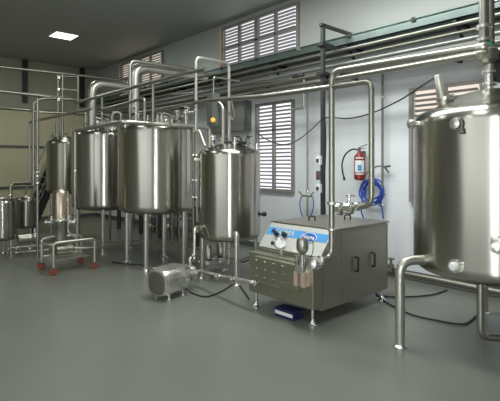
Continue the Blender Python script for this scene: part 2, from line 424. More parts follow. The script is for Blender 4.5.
# outlet pipe under the tank
o0 = pd(480.5, 285, 3.75); o1 = pd(480.5, 334, 3.75); o2 = o1 + RT * .6
build('outlet_pipe', MB().tube([V(o0.x, o0.y, .72), V(o1.x, o1.y, .17), V(o2.x, o2.y, .15)], .03, 14, .09), PIPE, tR)
# cone nozzle on dome
ca = pd(445, 98, 4.1); cb_ = pd(437.5, 75, 4.1)
cn = build('sight_cone', MB().cyl(ca - V(0, 0, .06), cb_, .062, 20, .034), PIPEB, tR)
build('cone_collar', MB().ferrule(ca, cb_ - ca, .05, .02), CHROME, cn)
# pressure manway on dome
build('inlet_stub', MB().cyl(pd(489, 92, 4.0), pd(489, 70, 4.0), .04).ferrule(pd(489, 84, 4.0), (0, 0, 1), .042).ferrule(pd(489, 72, 4.0), (0, 0, 1), .042), CHROME, tR)

# small tanks at far left
e1 = pd(2.5, 165, 8.0)
tE = tank('balance_tank', 'low steel tank at the left edge of the photo', (e1.x, e1.y), .235, .31, .955, .06, .05, [(e1.x + .18 * math.cos(q), e1.y + .18 * math.sin(q)) for q in (5.3, 3.3, 1.2)], .022, STEEL)
e2 = pd(26, 165, 8.7)
tE2 = tank('balance_tank', 'low steel tank standing just right of the leftmost low tank', (e2.x, e2.y), .2, .42, .93, .06, .04, [(e2.x + .15 * math.cos(q), e2.y + .15 * math.sin(q)) for q in (5.0, 3.0, 1.0)], .02, STEELD)
build('lid', MB().lathe([(.1, -.02), (.1, .03), (.02, .05)], (e1.x, e1.y, 1.0)), CHROME, tE)
build('lid', MB().lathe([(.09, -.02), (.09, .03), (.02, .05)], (e2.x, e2.y, .98)), CHROME, tE2)
a0 = pd(10.5, 199, 8.0); 
wall_pipe('thin steel pipe arching out of the low tank at the left edge', [V(a0.x, a0.y, .97), pd(10.5, 184, 8.0), pd(38, 183, 8.6)], .028, PIPE, joints=[(V(a0.x, a0.y, 1.07), (0, 0, 1))])
# small pump under it
sp = pd(28, 236, 8.2); sp.z = 0
t = thing('transfer_pump', 'small steel pump on the floor under the low tanks at far left', 'pump', sp)
build('motor', MB().lathe([(.04, -.14), (.075, -.12), (.075, .1), (.05, .12)], sp + V(-.05, 0, .27), (1, 0, 0), 20), PIPEB, t)
build('pump_head', MB().lathe([(.03, 0), (.085, .02), (.085, .07), (.03, .09)], sp + V(.07, 0, .27), (1, 0, 0), 20).cyl(sp + V(.115, 0, .33), sp + V(.115, 0, .44), .022), CHROME, t)
build('base', MB().box(sp + V(0, 0, .16), (.34, .14, .02), .004), PIPE, t)
for dx in (-.14, .14):
    for dy in (-.05, .05): build('leg', MB().cyl(sp + V(dx, dy, 0), sp + V(dx, dy, .16), .012, 8), PIPE, t)
# floor level frame pipes
for k, (a, b) in enumerate((((8, 248), (60, 244)), ((14, 253), (48, 250)))):
    A = pd(*a, 7.9 + k * -.1); B_ = pd(*b, 8.3 + k * -.2)
    wall_pipe(['lower', 'lowest'][k] + ' steel pipe run just above the floor at far left under the low tanks', [V(A.x, A.y, .1), A, B_, V(B_.x, B_.y, .1)] if k else [V(A.x, A.y, .02), A, B_, V(B_.x, B_.y, .02)], .016, PIPE)

# wheeled filter cart
X0, X1, Y0, Y1 = 2.29, 2.90, 6.74, 7.26; zr = .47
cart = thing('filter_cart', 'wheeled steel filter skid with red casters in front of the tall tanks', 'trolley', ((X0 + X1) / 2, (Y0 + Y1) / 2, 0))
fr = MB()
for y in (Y0, Y1): fr.tube([(X0, y, .12), (X0, y, zr), (X1, y, zr), (X1, y, .12)], .021, 12, .06)
for x in (X0 + .0, X1): fr.tube([(x, Y0, zr - .06), (x, Y1, zr - .06)], .016, 10)
fr.tube([(X0, Y0, .2), (X0, Y1, .2)], .012).tube([(X0 + .0, Y1, .2), (X1, Y1, .2)], .012).bb((X0 + .04, Y0 + .1, .19), (X1 - .04, Y1 - .05, .2))
build('frame', fr, PIPEB, cart)
for x in (X0, X1):
    for y in (Y0, Y1):
        c = build('caster', MB().lathe([(.03, -.02), (.055, -.018), (.06, -.01), (.06, .01), (.055, .018), (.03, .02)], (x, y + .02, .06), (.5, .8, 0), 20), REDC, cart)
        build('caster_fork', MB().box((x, y, .11), (.05, .07, .015), .003).bar((x - .024, y + .01, .11), (x - .024, y + .02, .055), .03, .006).bar((x + .024, y, .11), (x + .024, y + .01, .055), .03, .006), PIPE, c)
vc = pd(61, 165, 6.95)
build('vessel', MB().lathe([(.07, .72), (.122, .76), (.122, 1.16), (.105, 1.2), (.04, 1.225), (.0001, 1.23)], (vc.x, vc.y, 0)), mat('bronze_tinted_steel', (.52, .45, .36), .3, 1), cart)
build('vessel_flange', MB().lathe([(.14, .745), (.15, .75), (.15, .775), (.14, .78)], (vc.x, vc.y, 0)), CHROME, cart)
build('lower_housing', MB().lathe([(.05, .42), (.09, .45), (.09, .70), (.12, .735), (.12, .75)], (vc.x, vc.y, 0)), PIPE, cart)
for q in range(6):
    a = q * PI / 3; build('swing_bolt', MB().cyl((vc.x + .145 * math.cos(a), vc.y + .145 * math.sin(a), .70), (vc.x + .145 * math.cos(a), vc.y + .145 * math.sin(a), .82), .012, 8), CHROME, cart)
for s in (-1, 1):
    d = RT * s; e = vc.copy(); e.z = .72
    v_ = build('side_valve', MB().cyl(e + d * .08, e + d * .22, .022).ferrule(e + d * .15, d, .028).ferrule(e + d * .22, d, .03), CHROME, cart)
    build('valve_handle', MB().cyl(e + d * .19, e + d * .19 + V(0, 0, .1), .01, 8).bar(e + d * .19 + V(-.05, 0, .1), e + d * .19 + V(.05, 0, .1), .015, .01), PIPED, v_)
build('vessel_top_pipe', MB().tube([pd(68, 192, 6.9), pd(68, 232, 6.9), pd(78, 240, 6.8)], .012).ferrule(pd(68, 200, 6.9), (0, 0, 1), .016), PIPEB, cart)
build('pump_motor', MB().lathe([(.04, -.16), (.08, -.14), (.08, .1), (.05, .13)], (X0 + .28, Y0 + .32, .3), (1, 0, 0), 20), PIPED, cart)
build('drain_pipe', MB().tube([(vc.x, vc.y, .44), (vc.x, vc.y, .32), (X1 + .1, vc.y - .2, .3)], .018), PIPE, cart)

# steel staircase behind
st = thing('steel_stair', 'dark steel stair rising behind the low tanks at far left', 'stair', py_(40, 200, 10.9))
s0 = py_(33, 226, 11.0); s1 = py_(62, 160, 11.0)
for dy in (0, .6):
    build('stringer', MB().bar(s0 + V(0, dy, 0), s1 + V(0, dy, 0), .05, .16), DARK, st)
    build('handrail', MB().tube([s0 + V(0, dy, 0), s0 + V(0, dy, .75), s1 + V(0, dy, .75), s1 + V(0, dy, 0)], .02).tube([s0 + V(0, dy, .4), s1 + V(0, dy, .4)], .012), PIPE, st)
for k in range(9):
    p = s0.lerp(s1, (k + .5) / 9); build('tread', MB().box(p + V(0, .3, 0), (.22, .6, .03), .004), GREYP, st)
build('base_post', MB().bb((s0.x - .04, s0.y, 0), (s0.x + .04, s0.y + .05, s0.z)), DARK, st)

# ------------------------------------------------------------------ homogenizing machine
MX0, MX1, MY0, MY1 = 3.57, 4.82, 2.86, 3.79
ZT, ZB = .92, .13
mc = thing('homogenizer', 'boxy stainless steel homogenizing machine with blue band and sloped control panel', 'machine', ((MX0 + MX1) / 2, (MY0 + MY1) / 2, 0))
XS = 3.80; ZS = .655
# body: pentagon prism
pr = [(MX0, ZB), (MX1, ZB), (MX1, ZT), (XS, ZT), (MX0, ZS)]
b = bmesh.new(); lo = [b.verts.new((x, MY0, z)) for x, z in pr]; hi = [b.verts.new((x, MY1, z)) for x, z in pr]
b.faces.new(lo); b.faces.new(hi[::-1])
for k in range(5): b.faces.new([lo[k], hi[k], hi[(k + 1) % 5], lo[(k + 1) % 5]])
bmesh.ops.recalc_face_normals(b, faces=b.faces[:]); bmesh.ops.bevel(b, geom=b.edges[:], offset=.012, segments=2, affect='EDGES')
build('body', MB().bm(b), SHEET, mc)
# side panel seam frame
y = MY0 - .004
sf = MB().bb((MX0 + .33, y, ZB + .06), (MX0 + .336, MY0, ZT - .03)).bb((MX0 + .33, y, ZT - .035), (MX1 - .03, MY0, ZT - .03)).bb((MX1 - .036, y, ZB + .06), (MX1 - .03, MY0, ZT - .03))
build('panel_seam', sf, PIPED, mc)
# top sheet and sloped control panel
build('top_cover', MB().bb((XS - .01, MY0 - .012, ZT), (MX1 + .01, MY1 + .012, ZT + .018), .004), SHEET, mc)
sl = Vector((XS - MX0, 0, ZT - ZS)); su = sl.normalized(); sn = Vector((-su.z, 0, su.x))
MS = Matrix((Vector((0, -1, 0)), su, sn)).transposed()   # local x -> -Y (right in view), y up slope
pc = Vector(((XS + MX0) / 2, (MY0 + MY1) / 2, (ZT + ZS) / 2))
cp_ = build('control_panel', MB().box(pc + sn * .008, (MY1 - MY0 - .03, sl.length - .02, .012), .004, mtx=MS), PANEL, mc)
build('blue_band', MB().box(pc + sn * .016 + su * .055, (MY1 - MY0 - .06, .10, .003), 0, mtx=MS), BAND, cp_)
def text(body, size, loc, mtx, material, parent, nm, extr=.001):
    c = bpy.data.curves.new(nm, 'FONT'); c.body = body; c.size = size; c.extrude = extr; c.align_x = 'CENTER'; c.align_y = 'CENTER'; c.offset = size * .02
    tmp = bpy.data.objects.new(nm, c); COL.objects.link(tmp)
    dg = bpy.context.evaluated_depsgraph_get(); me = bpy.data.meshes.new_from_object(tmp.evaluated_get(dg))
    bpy.data.objects.remove(tmp)
    M = Matrix.Translation(loc) @ mtx.to_4x4(); me.transform(M)
    off = rootloc(parent); me.transform(Matrix.Translation(-off))
    me.materials.clear(); me.materials.append(material)
    o = bpy.data.objects.new(nm, me); COL.objects.link(o); o.parent = parent; return o
text('GOMA', .10, pc + sn * .0185 + su * .055 + V(0, .17, 0), MS, PANEL, cp_, 'band_lettering')
build('band_emblem', MB().box(pc + sn * .0185 + su * .055 + V(0, .35, 0), (.05, .05, .002), .0, mtx=MS), NAVY, cp_)
# oval logo plate
ov = MB(); oc = pc + sn * .021 + su * .035 + V(0, -.19, 0)
def oval(mb, c, a, bq, th):
    vs = []; N = 32
    for z in (0, th):
        for k in range(N):
            q = 2 * PI * k / N; vs.append(c + MS @ Vector((a * math.cos(q), bq * math.sin(q), z)))
    fs = [[k, (k + 1) % N, N + (k + 1) % N, N + k] for k in range(N)] + [list(range(N))[::-1], [N + k for k in range(N)]]
    return mb.add(vs, fs)
build('logo_border', oval(MB(), oc, .112, .062, .003), WHITEP, cp_)
lo_ = build('logo_plate', oval(MB(), oc + sn * .002, .104, .054, .003), BLUED, cp_)
text('Goma', .07, oc + sn * .0075, MS, WHITEP, cp_, 'logo_lettering')
# front block
BX0 = 3.44
build('front_housing', MB().bb((BX0, MY0 + .0, .17), (MX0 + .01, MY1 + .01, .62), .01), SHEETB, mc)
build('valve_block', MB().bb((BX0 - .07, 3.0, .34), (BX0 + .01, 3.64, .60), .008), SHEETB, mc)
for zz in (.56, .475, .39):
    for yy in (3.62, 3.49, 3.36, 3.23): 
        build('block_bolt', MB().cyl((BX0 - .06, yy - .03, zz), (BX0 - .095, yy - .03, zz), .014, 6), PIPE, mc)
# gauge with two black knobs
def onblk(px, py, X): return px_(px, py, X)
g = onblk(280.5, 244, 3.52); gn = Vector((-.9, -.2, .35)).normalized()
gg = build('pressure_gauge', MB().lathe([(.02, -.08), (.02, 0), (.058, .0), (.062, .015), (.062, .03), (.055, .034)], g, gn, 28), CHROME, mc)
build('gauge_face', MB().lathe([(.046, .033), (.046, .036), (.0001, .037)], g, gn, 24), WHITEP, gg)
build('gauge_stem', MB().cyl(g, V(g.x + .02, g.y, .58), .014), CHROME, gg)
for (px, py) in ((276, 233.5), (284, 234.5)):
    q = onblk(px, py, 3.66); build('control_knob', MB().lathe([(.028, 0), (.028, .03), (.02, .045), (.0001, .047)], q - sn * .02, sn, 18), BLACK, mc)
q = onblk(272.5, 243, 3.60); build('control_knob', MB().lathe([(.02, 0), (.02, .03), (.0001, .034)], q - sn * .02, sn, 18), BLACK, mc)
# homogenising valve: stacked bodies
h = onblk(302.5, 240, 3.40)
hv = build('homogenizing_valve', MB().lathe([(.03, .60), (.05, .605), (.05, .655), (.03, .66), (.03, .70), (.025, .71), (.055, .75), (.062, .77), (.062, .84), (.05, .87), (.02, .88)], (h.x, h.y, 0), seg=20), PIPE, mc)
build('valve_body', MB().bb((h.x - .055, h.y - .05, .53), (BX0 + .01, h.y + .05, .61), .01), CHROME, mc)
for yy in (h.y + .05, h.y - .04):
    build('copper_plate', MB().bb((h.x - .05, yy - .024, .40), (BX0, yy + .024, .54), .003), COPPER, mc)
for dy in (-.05, .05): build('tie_bolt', MB().cyl((h.x - .03, h.y + dy, .58), (h.x - .03, h.y + dy, .70), .014, 8), PIPED, hv)
h2 = onblk(314, 264, 3.36)
build('outlet_ball', MB().lathe([(.02, -.08), (.055, -.06), (.065, 0), (.055, .05), (.02, .06)], h2, (-.9, -.1, .2), 20), CHROME, mc)
q1 = onblk(311, 256.5, 3.40)
build('impulse_tube', MB().spline([h + V(-.01, -.03, .07), onblk(312, 240, 3.42), onblk(313, 250, 3.4), q1], .005), PIPED, mc)
# black handles
def dh(a, b, out, r=.009, nm='handle'):
    return build(nm, MB().tube([a, a + out, b + out, b], r, 8, .015), BLACK, mc)
for (px, py) in ((355.5, 264), (372, 259.5)):
    c = py_(px, py, MY0); dh(c + V(0, .01, -.075), c + V(0, .01, .075), V(0, -.045, 0), .012)
    build('handle_recess', MB().bb((c.x - .03, MY0 - .003, c.z - .085), (c.x + .03, MY0, c.z + .085)), SHEETB, mc)
for (px, py) in ((312, 221), (347.5, 219.5)):
    c = pz_(px, py, ZT + .018); dh(c + RT * -.035, c + RT * .035, V(0, 0, .055), .009)
# louvre row low on side
for k in range(4):
    build('vent_slot', MB().bb((3.95 , MY0 - .004, .30 + k * .035), (4.12, MY0, .31 + k * .035)), SHEETB, mc)
for (x, y) in ((BX0 + .05, MY0 + .05), (BX0 + .05, MY1 - .06), (MX1 - .06, MY0 + .05), (MX1 - .06, MY1 - .06)):
    l = build('leg', MB().cyl((x, y, .05), (x, y, .19), .016), CHROME, mc)
    build('foot', MB().lathe([(.055, 0), (.055, .01), (.03, .022), (.018, .05), (.018, .06)], (x, y, 0), seg=20), CHROME, l)
# box below
bp_ = pz_(287, 318, 0)
bx = thing('carton', 'dark blue and white flat box on the floor under the steel machine', 'box', (bp_.x + .05, bp_.y + .02, 0))
bl = Vector((bx.location.x, bx.location.y, 0))
build('box_body', MB().box(bl + V(0, 0, .04), (.16, .27, .08), .004), NAVY, bx)
build('white_label', MB().box(bl + V(-.081, 0, .045), (.002, .25, .035)), WHITEP, bx)
build('lid', MB().box(bl + V(0, 0, .084), (.164, .274, .008), .002), NAVY, bx)

# ------------------------------------------------------------------ pump motor with shroud
pm = pd(170, 280, 5.5)
mt = thing('centrifugal_pump', 'shiny ribbed steel pump motor on the floor in front of the tall tanks', 'pump', (pm.x, pm.y, 0))
ax = Vector((.97, .24, 0)).normalized(); L = .44; ay = ax.cross(V(0, 0, 1)).normalized()
c0 = Vector((pm.x, pm.y, .205)) - ax * L / 2
def sq(r, n=40, e=3.2):
    o = []
    for k in range(n):
        a = 2 * PI * k / n; c, s_ = math.cos(a), math.sin(a); rr = r / ((abs(c) ** e + abs(s_) ** e) ** (1 / e)); o.append((rr * c, rr * s_))
    return o
def sqloft(mb, prof, n=40):
    vs = []; fs = []
    for r, z in prof:
        for (u, w) in sq(r, n): vs.append(c0 + ax * z + ay * u + V(0, 0, w))
    for i in range(len(prof) - 1):
        for k in range(n): fs.append([i * n + k, i * n + (k + 1) % n, (i + 1) * n + (k + 1) % n, (i + 1) * n + k])
    fs.append(list(range(n))[::-1]); fs.append([(len(prof) - 1) * n + k for k in range(n)])
    return mb.add(vs, fs, True)
sh = sqloft(MB(), [(.125, -.004), (.145, .0), (.155, .015), (.155, L - .03), (.14, L - .005), (.10, L)])
ms = build('motor_shroud', sh, CHROME, mt)
rb = MB()
for k in range(-6, 7):
    w = k * .02; rb.bar(c0 + ax * .04 - ay * w + V(0, 0, .157), c0 + ax * (L - .04) - ay * w + V(0, 0, .157), .005, .006)
for k in range(2, 6): 
    for sgn in (-1, 1): rb.bar(c0 + ax * .04 + ay * .157 * sgn + V(0, 0, k * .022), c0 + ax * (L - .04) + ay * .157 * sgn + V(0, 0, k * .022), .006, .005)
build('cooling_ribs', rb, PIPEB, ms)
build('end_cover', sqloft(MB(), [(.10, -.012), (.13, -.008), (.132, .0)]), PIPED, mt)
c1 = c0 + ax * L
build('pump_head', MB().lathe([(.09, 0), (.09, .03), (.05, .04), (.05, .09), (.10, .10), (.105, .12), (.105, .17), (.06, .19)], c1, ax, 28), CHROME, mt)
for z in (.1, L - .1):
    for s_ in (-1, 1):
        p = c0 + ax * z + ay * s_ * .1; l = build('leg', MB().cyl(V(p.x, p.y, .015), V(p.x, p.y, .08), .014), CHROME, mt)
        build('foot', MB().lathe([(.03, 0), (.03, .012), (.012, .022)], V(p.x, p.y, 0), seg=14), CHROME, l)
hd = c1 + ax * .145
# discharge riser to the side of mid tank
vt = pd(200, 229, 6.2)
wall_pipe('steel pipe rising from the shiny pump to the low side nozzle of the mid tank', [hd + V(0, 0, .08), hd + V(0, 0, .22), pd(194, 262, 5.95), pd(194.5, 228, 6.15), pd(199, 228, 6.25)], .022, PIPEB, joints=[(pd(194, 255, 5.98), (0, 0, 1))])
# suction to machine
m0 = hd + ax * .05; me_ = V(BX0 - .06, 3.66, .30)
wall_pipe('long low steel pipe from the shiny pump to the front of the steel machine', [m0, m0 + ax * .12, me_ + V(-.02, .1, .0), me_ + V(0.0, .0, 0), V(BX0 + .02, 3.66, .3)], .023, PIPEB, fil=.04,
          joints=[(m0.lerp(me_, .45), me_ - m0), (m0.lerp(me_, .7), me_ - m0), (me_ + V(0.02, .0, 0), (1, 0, 0))])
wall_pipe('short steel inlet tube lying along the lower front of the steel machine', [px_(262, 281, 3.40), px_(275, 284, 3.40), px_(279, 287, 3.44)], .02, PIPEB)
# cables
def cable(label, pts, r=.009, material=None, cat='cable', name='cable'):
    mb = MB().spline(pts, r); return one(name, mb, material or BLACK, label, cat, origin=Vector(pts[0]))
cable('black cable looping on the floor between the shiny pump and the steel machine', [pz_(182, 284, .12), pz_(190, 292, .015), pz_(206, 296.5, .012), pz_(222, 291, .012), pz_(236, 283, .012), pz_(243, 290, .012), pz_(249, 299, .012)])
cable('black cable trailing over the floor to the left end of the shiny pump', [pz_(112, 262, .012), pz_(128, 264, .012), pz_(142, 265, .012), pz_(149, 270, .03), V(c0.x, c0.y, .2)])
cable('black cable on the floor behind the bent tank leg, upper of two', [pz_(384, 296, .012), pz_(400, 297, .012), pz_(430, 295, .012), pz_(447, 290, .012)], .009)
cable('black cable on the floor curving toward the right tank, lower of two', [pz_(376, 293, .012), pz_(386, 302, .012), pz_(410, 314, .012), pz_(440, 321, .012), pz_(464, 324, .012), pz_(476, 316, .012)], .009)
cable('long black cable sagging from the right tank cone to the mid tank top',
      [pd(437.5, 76, 4.1), pd(420, 87, 4.3), pd(400, 100, 4.6), pd(372, 113, 5.1), pd(348, 118.5, 5.6), pd(325, 118, 6.3), pd(311, 130, 6.4), pd(296, 141, 6.4), pd(282, 144.5, 6.45), pd(268, 140, 6.5), pd(258, 134, 6.5)], .008)

# second small pumps behind mid tank
def small_pump(px, d, label):
    b_ = pd(px, 165, d); b_.z = 0
    t = thing('transfer_pump', label, 'pump', b_)
    build('motor', MB().lathe([(.04, 0), (.075, .02), (.075, .2), (.05, .23)], b_ + V(0, 0, .16), (0, 0, 1), 20), PIPE, t)
    build('pump_head', MB().lathe([(.03, 0), (.09, .01), (.09, .07), (.07, .08)], b_ + V(0, 0, .08), (0, 0, 1), 20).cyl(b_ + V(0, 0, .12), b_ + RT * -.16 + V(0, 0, .12), .02), CHROME, t)
    for q in range(3):
        a = q * 2.09 + .4; p = b_ + V(.07 * math.cos(a), .07 * math.sin(a), 0); build('leg', MB().cyl(p, p + V(0, 0, .1), .01, 8), PIPE, t)
small_pump(209, 6.9, 'small upright steel pump left of two behind the mid tank legs')
small_pump(221, 7.1, 'small upright steel pump right of two behind the mid tank legs')
wall_pipe('U-shaped steel drain pipe under the mid tank', [pd(229, 238, 6.5), pd(229, 265, 6.5), pd(198, 272, 6.15)], .018, PIPEB, joints=[(pd(229, 250, 6.5), (0, 0, 1))])
wall_pipe('low steel pipe behind the legs of the mid tank', [pd(175, 243, 7.6), pd(244, 262, 6.6), V(4.2, 4.35, .42)], .014, PIPE)
wall_pipe('steel crossbar pipe between the rear legs of the mid tank', [pd(209, 268, 6.6), pd(250, 257, 6.7)], .014, PIPE)
wall_pipe('low steel pipe run passing behind the wheeled filter toward the tall tanks', [pd(78, 250, 7.6), pd(122, 246, 8.0), pd(180, 240, 8.6)], .016, PIPE)
wall_pipe('thin steel pipe near the floor under the far tall tank', [pd(85, 243, 8.9), pd(140, 240, 8.9)], .014, PIPED)
# clutter of uprights below the tall tanks
for k, (px, d, y0, y1, w) in enumerate(((131, 8.9, 214, 250, .022), (157, 9.2, 214, 247, .02), (172, 9.0, 200, 248, .025), (179, 8.4, 208, 251, .018), (110, 9.6, 209, 244, .024))):
    A = pd(px, y0, d); wall_pipe('thin upright steel pipe ' + ['under the left half of the second tank', 'under the middle of the second tank', 'under the right half of the second tank', 'beside the rear right leg of the second tank', 'under the far tank'][k], [V(A.x, A.y, 0), A], w, PIPED)
for k, (px, d) in enumerate(((150, 9.6), (168, 9.5), (184, 9.8))):
    b_ = pd(px, 165, d); b_.z = 0
    t = thing('filler_valve_stand', 'invented dark valve manifold filling the dim gap behind the tall tanks, ' + ['left of three', 'middle of three', 'right of three'][k], 'valve', b_)  # invented stands, added as dark clutter where the space looks dim
    build('riser', MB().tube([b_, b_ + V(0, 0, .85)], .03), PIPED, t)
    for z in (.3, .5, .7):
        v_ = build('valve_body', MB().lathe([(.03, -.06), (.055, -.03), (.055, .03), (.03, .06)], b_ + V(0, 0, z), (0, 0, 1), 14).cyl(b_ + V(0, 0, z), b_ + RT * .12 + V(0, 0, z), .018), PIPE, t)
        build('valve_handle', MB().bar(b_ + RT * .1 + V(0, 0, z - .05), b_ + RT * .1 + V(0, 0, z + .06), .015, .015), DARK, v_)

rk = thing('filler_pipe_rack', 'invented rack of dark upright pipes filling the dim gap behind the tall tanks', 'pipe rack', V(5.4, 9.5, 0))  # invented pipes, added to darken the space behind the tanks
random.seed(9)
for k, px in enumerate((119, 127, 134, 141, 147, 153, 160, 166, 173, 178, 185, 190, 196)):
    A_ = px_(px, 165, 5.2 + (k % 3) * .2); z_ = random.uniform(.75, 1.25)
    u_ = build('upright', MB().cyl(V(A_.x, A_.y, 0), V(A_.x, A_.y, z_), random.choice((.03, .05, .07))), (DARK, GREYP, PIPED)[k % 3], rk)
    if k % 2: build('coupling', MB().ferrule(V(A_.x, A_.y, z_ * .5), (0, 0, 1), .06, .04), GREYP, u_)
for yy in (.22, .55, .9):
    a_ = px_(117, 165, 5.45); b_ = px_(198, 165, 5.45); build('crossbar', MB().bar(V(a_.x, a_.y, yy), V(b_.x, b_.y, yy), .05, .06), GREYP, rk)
# verticals between B and M
for k, (px, y0, y1, d, w, ml) in enumerate(((193.5, 128, 236, 6.9, .022, PIPED), (197, 131, 222, 6.9, .018, PIPE), (187, 206, 258, 7.3, .02, PIPED))):
    wall_pipe(['darker upright pipe hard against the right side of the second tall tank', 'thin upright pipe hard against the left side of the mid tank', 'short upright pipe below the right side of the second tall tank'][k], [pd(px, y0, d), pd(px, y1, d)], w, ml,
              joints=[(pd(px, 155, d), (0, 0, 1)), (pd(px, 180, d), (0, 0, 1)), (pd(px, 197, d), (0, 0, 1))] if k < 2 else [])
wall_pipe('short slanted steel spout above the left shoulder of the mid tank', [pd(194, 131.5, 6.6), pd(199, 130, 6.6), pd(205, 146, 6.5)], .022, PIPEB, fil=.04)

# ------------------------------------------------------------------ overhead pipes
XR = 3.63
z1 = 2.53
A = V(XR, 2.78, .67)
wall_pipe('steel pipe rising in front of the machine corner and running right to the near tank',
          [V(3.38, 2.80, .67), A, V(XR, 2.78, z1), V(XR, 1.40, z1 - .03)], .030, PIPE, fil=.11, seg=16,
          joints=[(V(XR, 2.78, 1.22), (0, 0, 1)), (V(XR, 2.78, .96), (0, 0, 1)), (V(3.46, 2.79, .67), (1, 0, 0))])
wall_pipe('long steel pipe running overhead from the tall tanks and dropping in front of the extinguisher',
          [px_(138, 113, XR), px_(208, 100.5, XR), px_(262, 96.5, XR), px_(371.5, 81.5, XR), px_(371.5, 205, XR), px_(336, 209.5, XR + .0)], .027, PIPE, fil=.08, seg=16,
          joints=[(px_(358, 206.5, XR), (0, 1, 0))])
# valve on it
vb = px_(349, 208, XR)
vt_ = thing('butterfly_valve', 'steel valve between the two upright pipes above the machine', 'valve', vb)
build('valve_body', MB().lathe([(.035, -.05), (.06, -.035), (.06, .035), (.035, .05)], vb, (0, 1, 0), 20), CHROME, vt_)
build('valve_stem', MB().cyl(vb, vb + V(0, 0, .13), .014).bar(vb + V(0, -.06, .12), vb + V(0, .03, .12), .018, .012), CHROME, vt_)
vb2 = px_(340.5, 209, XR)
vt_ = thing('butterfly_valve', 'steel flanged valve hard against the pipe rising at the machine corner', 'valve', vb2)
build('valve_body', MB().lathe([(.035, -.03), (.065, -.02), (.065, .02), (.035, .03)], vb2, (0, 1, 0), 20), CHROME, vt_)
build('valve_stem', MB().cyl(vb2, vb2 + V(-.05, 0, .05), .012), CHROME, vt_)

# front header over A, B
Yh = 5.75
h0 = px_(76, 133, 2.88); hc = py_(122, 121.5, Yh); h0.z = hc.z - .02
h3 = py_(207, 128.5, Yh)
wall_pipe('steel header pipe crossing in front of the tops of the tall tanks', [h0, V(2.88, Yh, hc.z), V(h3.x + .05, Yh, hc.z), V(h3.x + .05, Yh, 1.0)], .031, PIPEB, fil=.1, seg=16)
wall_pipe('upright steel pipe left of the far tall tank with a link to the header', [h0 + V(0, .0, 0), h0 + V(0, .04, -.02), V(h0.x, h0.y + .04, .6)], .02, PIPEB, fil=.03,
          joints=[(V(h0.x, h0.y + .04, 1.5), (0, 0, 1))])

# big arches
def zpipe(label, base_px, y_bot, top_y, end_px, end_y, Y, r, ml=None, down=None, fil=None, joints=()):
    a = py_(base_px, y_bot, Y); b = py_(base_px, top_y, Y); c = py_(end_px, end_y, Y)
    a.x = b.x
    pts = [V(b.x, Y, a.z), b, c]
    if down: d = py_(end_px, down, Y); pts.append(V(c.x, Y, d.z))
    return wall_pipe(label, pts, r, ml or PIPEB, fil=fil, seg=16, joints=joints)
zpipe('thick pale steel pipe arching up from the far tall tank and running right', 92, 134, 83, 131, 87, 8.05, .075, PIPEB, fil=.2)
zpipe('thickest steel pipe arching up behind the second tall tank toward the window wall', 134.5, 126, 66, 206, 77, 6.75, .075, PIPEB, fil=.2)
zpipe('thin steel pipe arching just above the thickest overhead pipe', 130, 128, 60.5, 200, 70.5, 6.6, .027, PIPE, fil=.1)
zpipe('tall square steel pipe arch standing left of and above the mid tank', 196, 131, 57, 229, 63.5, 5.35, .024, PIPEB, down=146, fil=.09,
      joints=[(py_(196, 110, 5.35), (0, 0, 1)), (py_(229, 80, 5.35), (0, 0, 1))])
wall_pipe('slim upright steel pipe with bend entering the top of the mid tank', [pd(223, 146, 6.5), pd(223, 106, 6.5), pd(216, 100, 6.6)], .022, PIPEB)
wall_pipe('thin hanging hose loop right of the square pipe arch above the mid tank', [pd(231, 100, 6.6), pd(235, 116, 6.6), pd(232, 121, 6.6), pd(229, 112, 6.6)], .013, PIPED, cat='hose')
wall_pipe('overhead rail pipe sloping up from the left over the far tall tank', [px_(76, 103, 3.3), px_(182, 74, 3.3), px_(205, 69, 3.3)], .026, PIPE)
for k, (px, yt, yb) in enumerate(((102, 96, 127), (153, 82, 123))):
    wall_pipe('thin upright pipe hanging from the overhead rail, ' + ['above the far tall tank', 'above the second tall tank'][k], [px_(px, yt, 3.3), V(px_(px, yt, 3.3).x, px_(px, yt, 3.3).y, px_(px, yb, 3.3).z)], .02, PIPE)
wall_pipe('short overhead pipe bending down onto the second tall tank', [px_(102, 110, 3.2), px_(144.5, 98, 3.2), px_(144.5, 124, 3.2)], .022, PIPE, fil=.06)
wall_pipe('steel pipe crossing low behind the overhead rail between the tall tanks', [px_(120, 96, 4.4), px_(196, 78, 4.4), px_(228, 72, 4.4)], .02, PIPED)
wall_pipe('small square loop pipe on top of the second tall tank', [pd(112, 124, 6.9), pd(112, 113, 6.9), pd(121, 112, 6.9), pd(121, 124, 6.9)], .024, PIPE, fil=.07)
# far left overhead
Yf = 8.6
def yrun(label, x0, y0, x1, y1, Y, r, ml=None): 
    a = py_(x0, y0, Y); b = py_(x1, y1, Y); return wall_pipe(label, [a, b], r, ml or PIPE)
yrun('topmost long pipe crossing the far left of the hall', -40, 62.5, 131, 81, Yf, .026)
yrun('long pipe second from the top crossing the far left of the hall', -40, 86.5, 95, 102, Yf, .030)
yrun('long pipe crossing over the far tank to the small square loop pipe', 34, 112, 114, 114.5, 8.3, .022)
yrun('dark long pipe crossing high along the far left', -40, 104, 60, 113, 11.5, .02, PIPED)
a = py_(33.5, 186, Yf); b = py_(33.5, 101, Yf); c = py_(46, 98, Yf); d_ = py_(82, 101, Yf)
wall_pipe('upright pipe at far left bending right into an overhead run', [a, b, c, d_], .025, PIPE, fil=.12)
wall_pipe('thick upright service pipe between the low tanks and the wheeled filter', [pd(37.5, 98, 7.7), V(pd(37.5, 98, 7.7).x, pd(37.5, 98, 7.7).y, 0)], .023, PIPE, joints=[(pd(37.5, 172, 7.7), (0, 0, 1)), (pd(37.5, 176, 7.7), (0, 0, 1)), (pd(37.5, 183, 7.7), (0, 0, 1))])
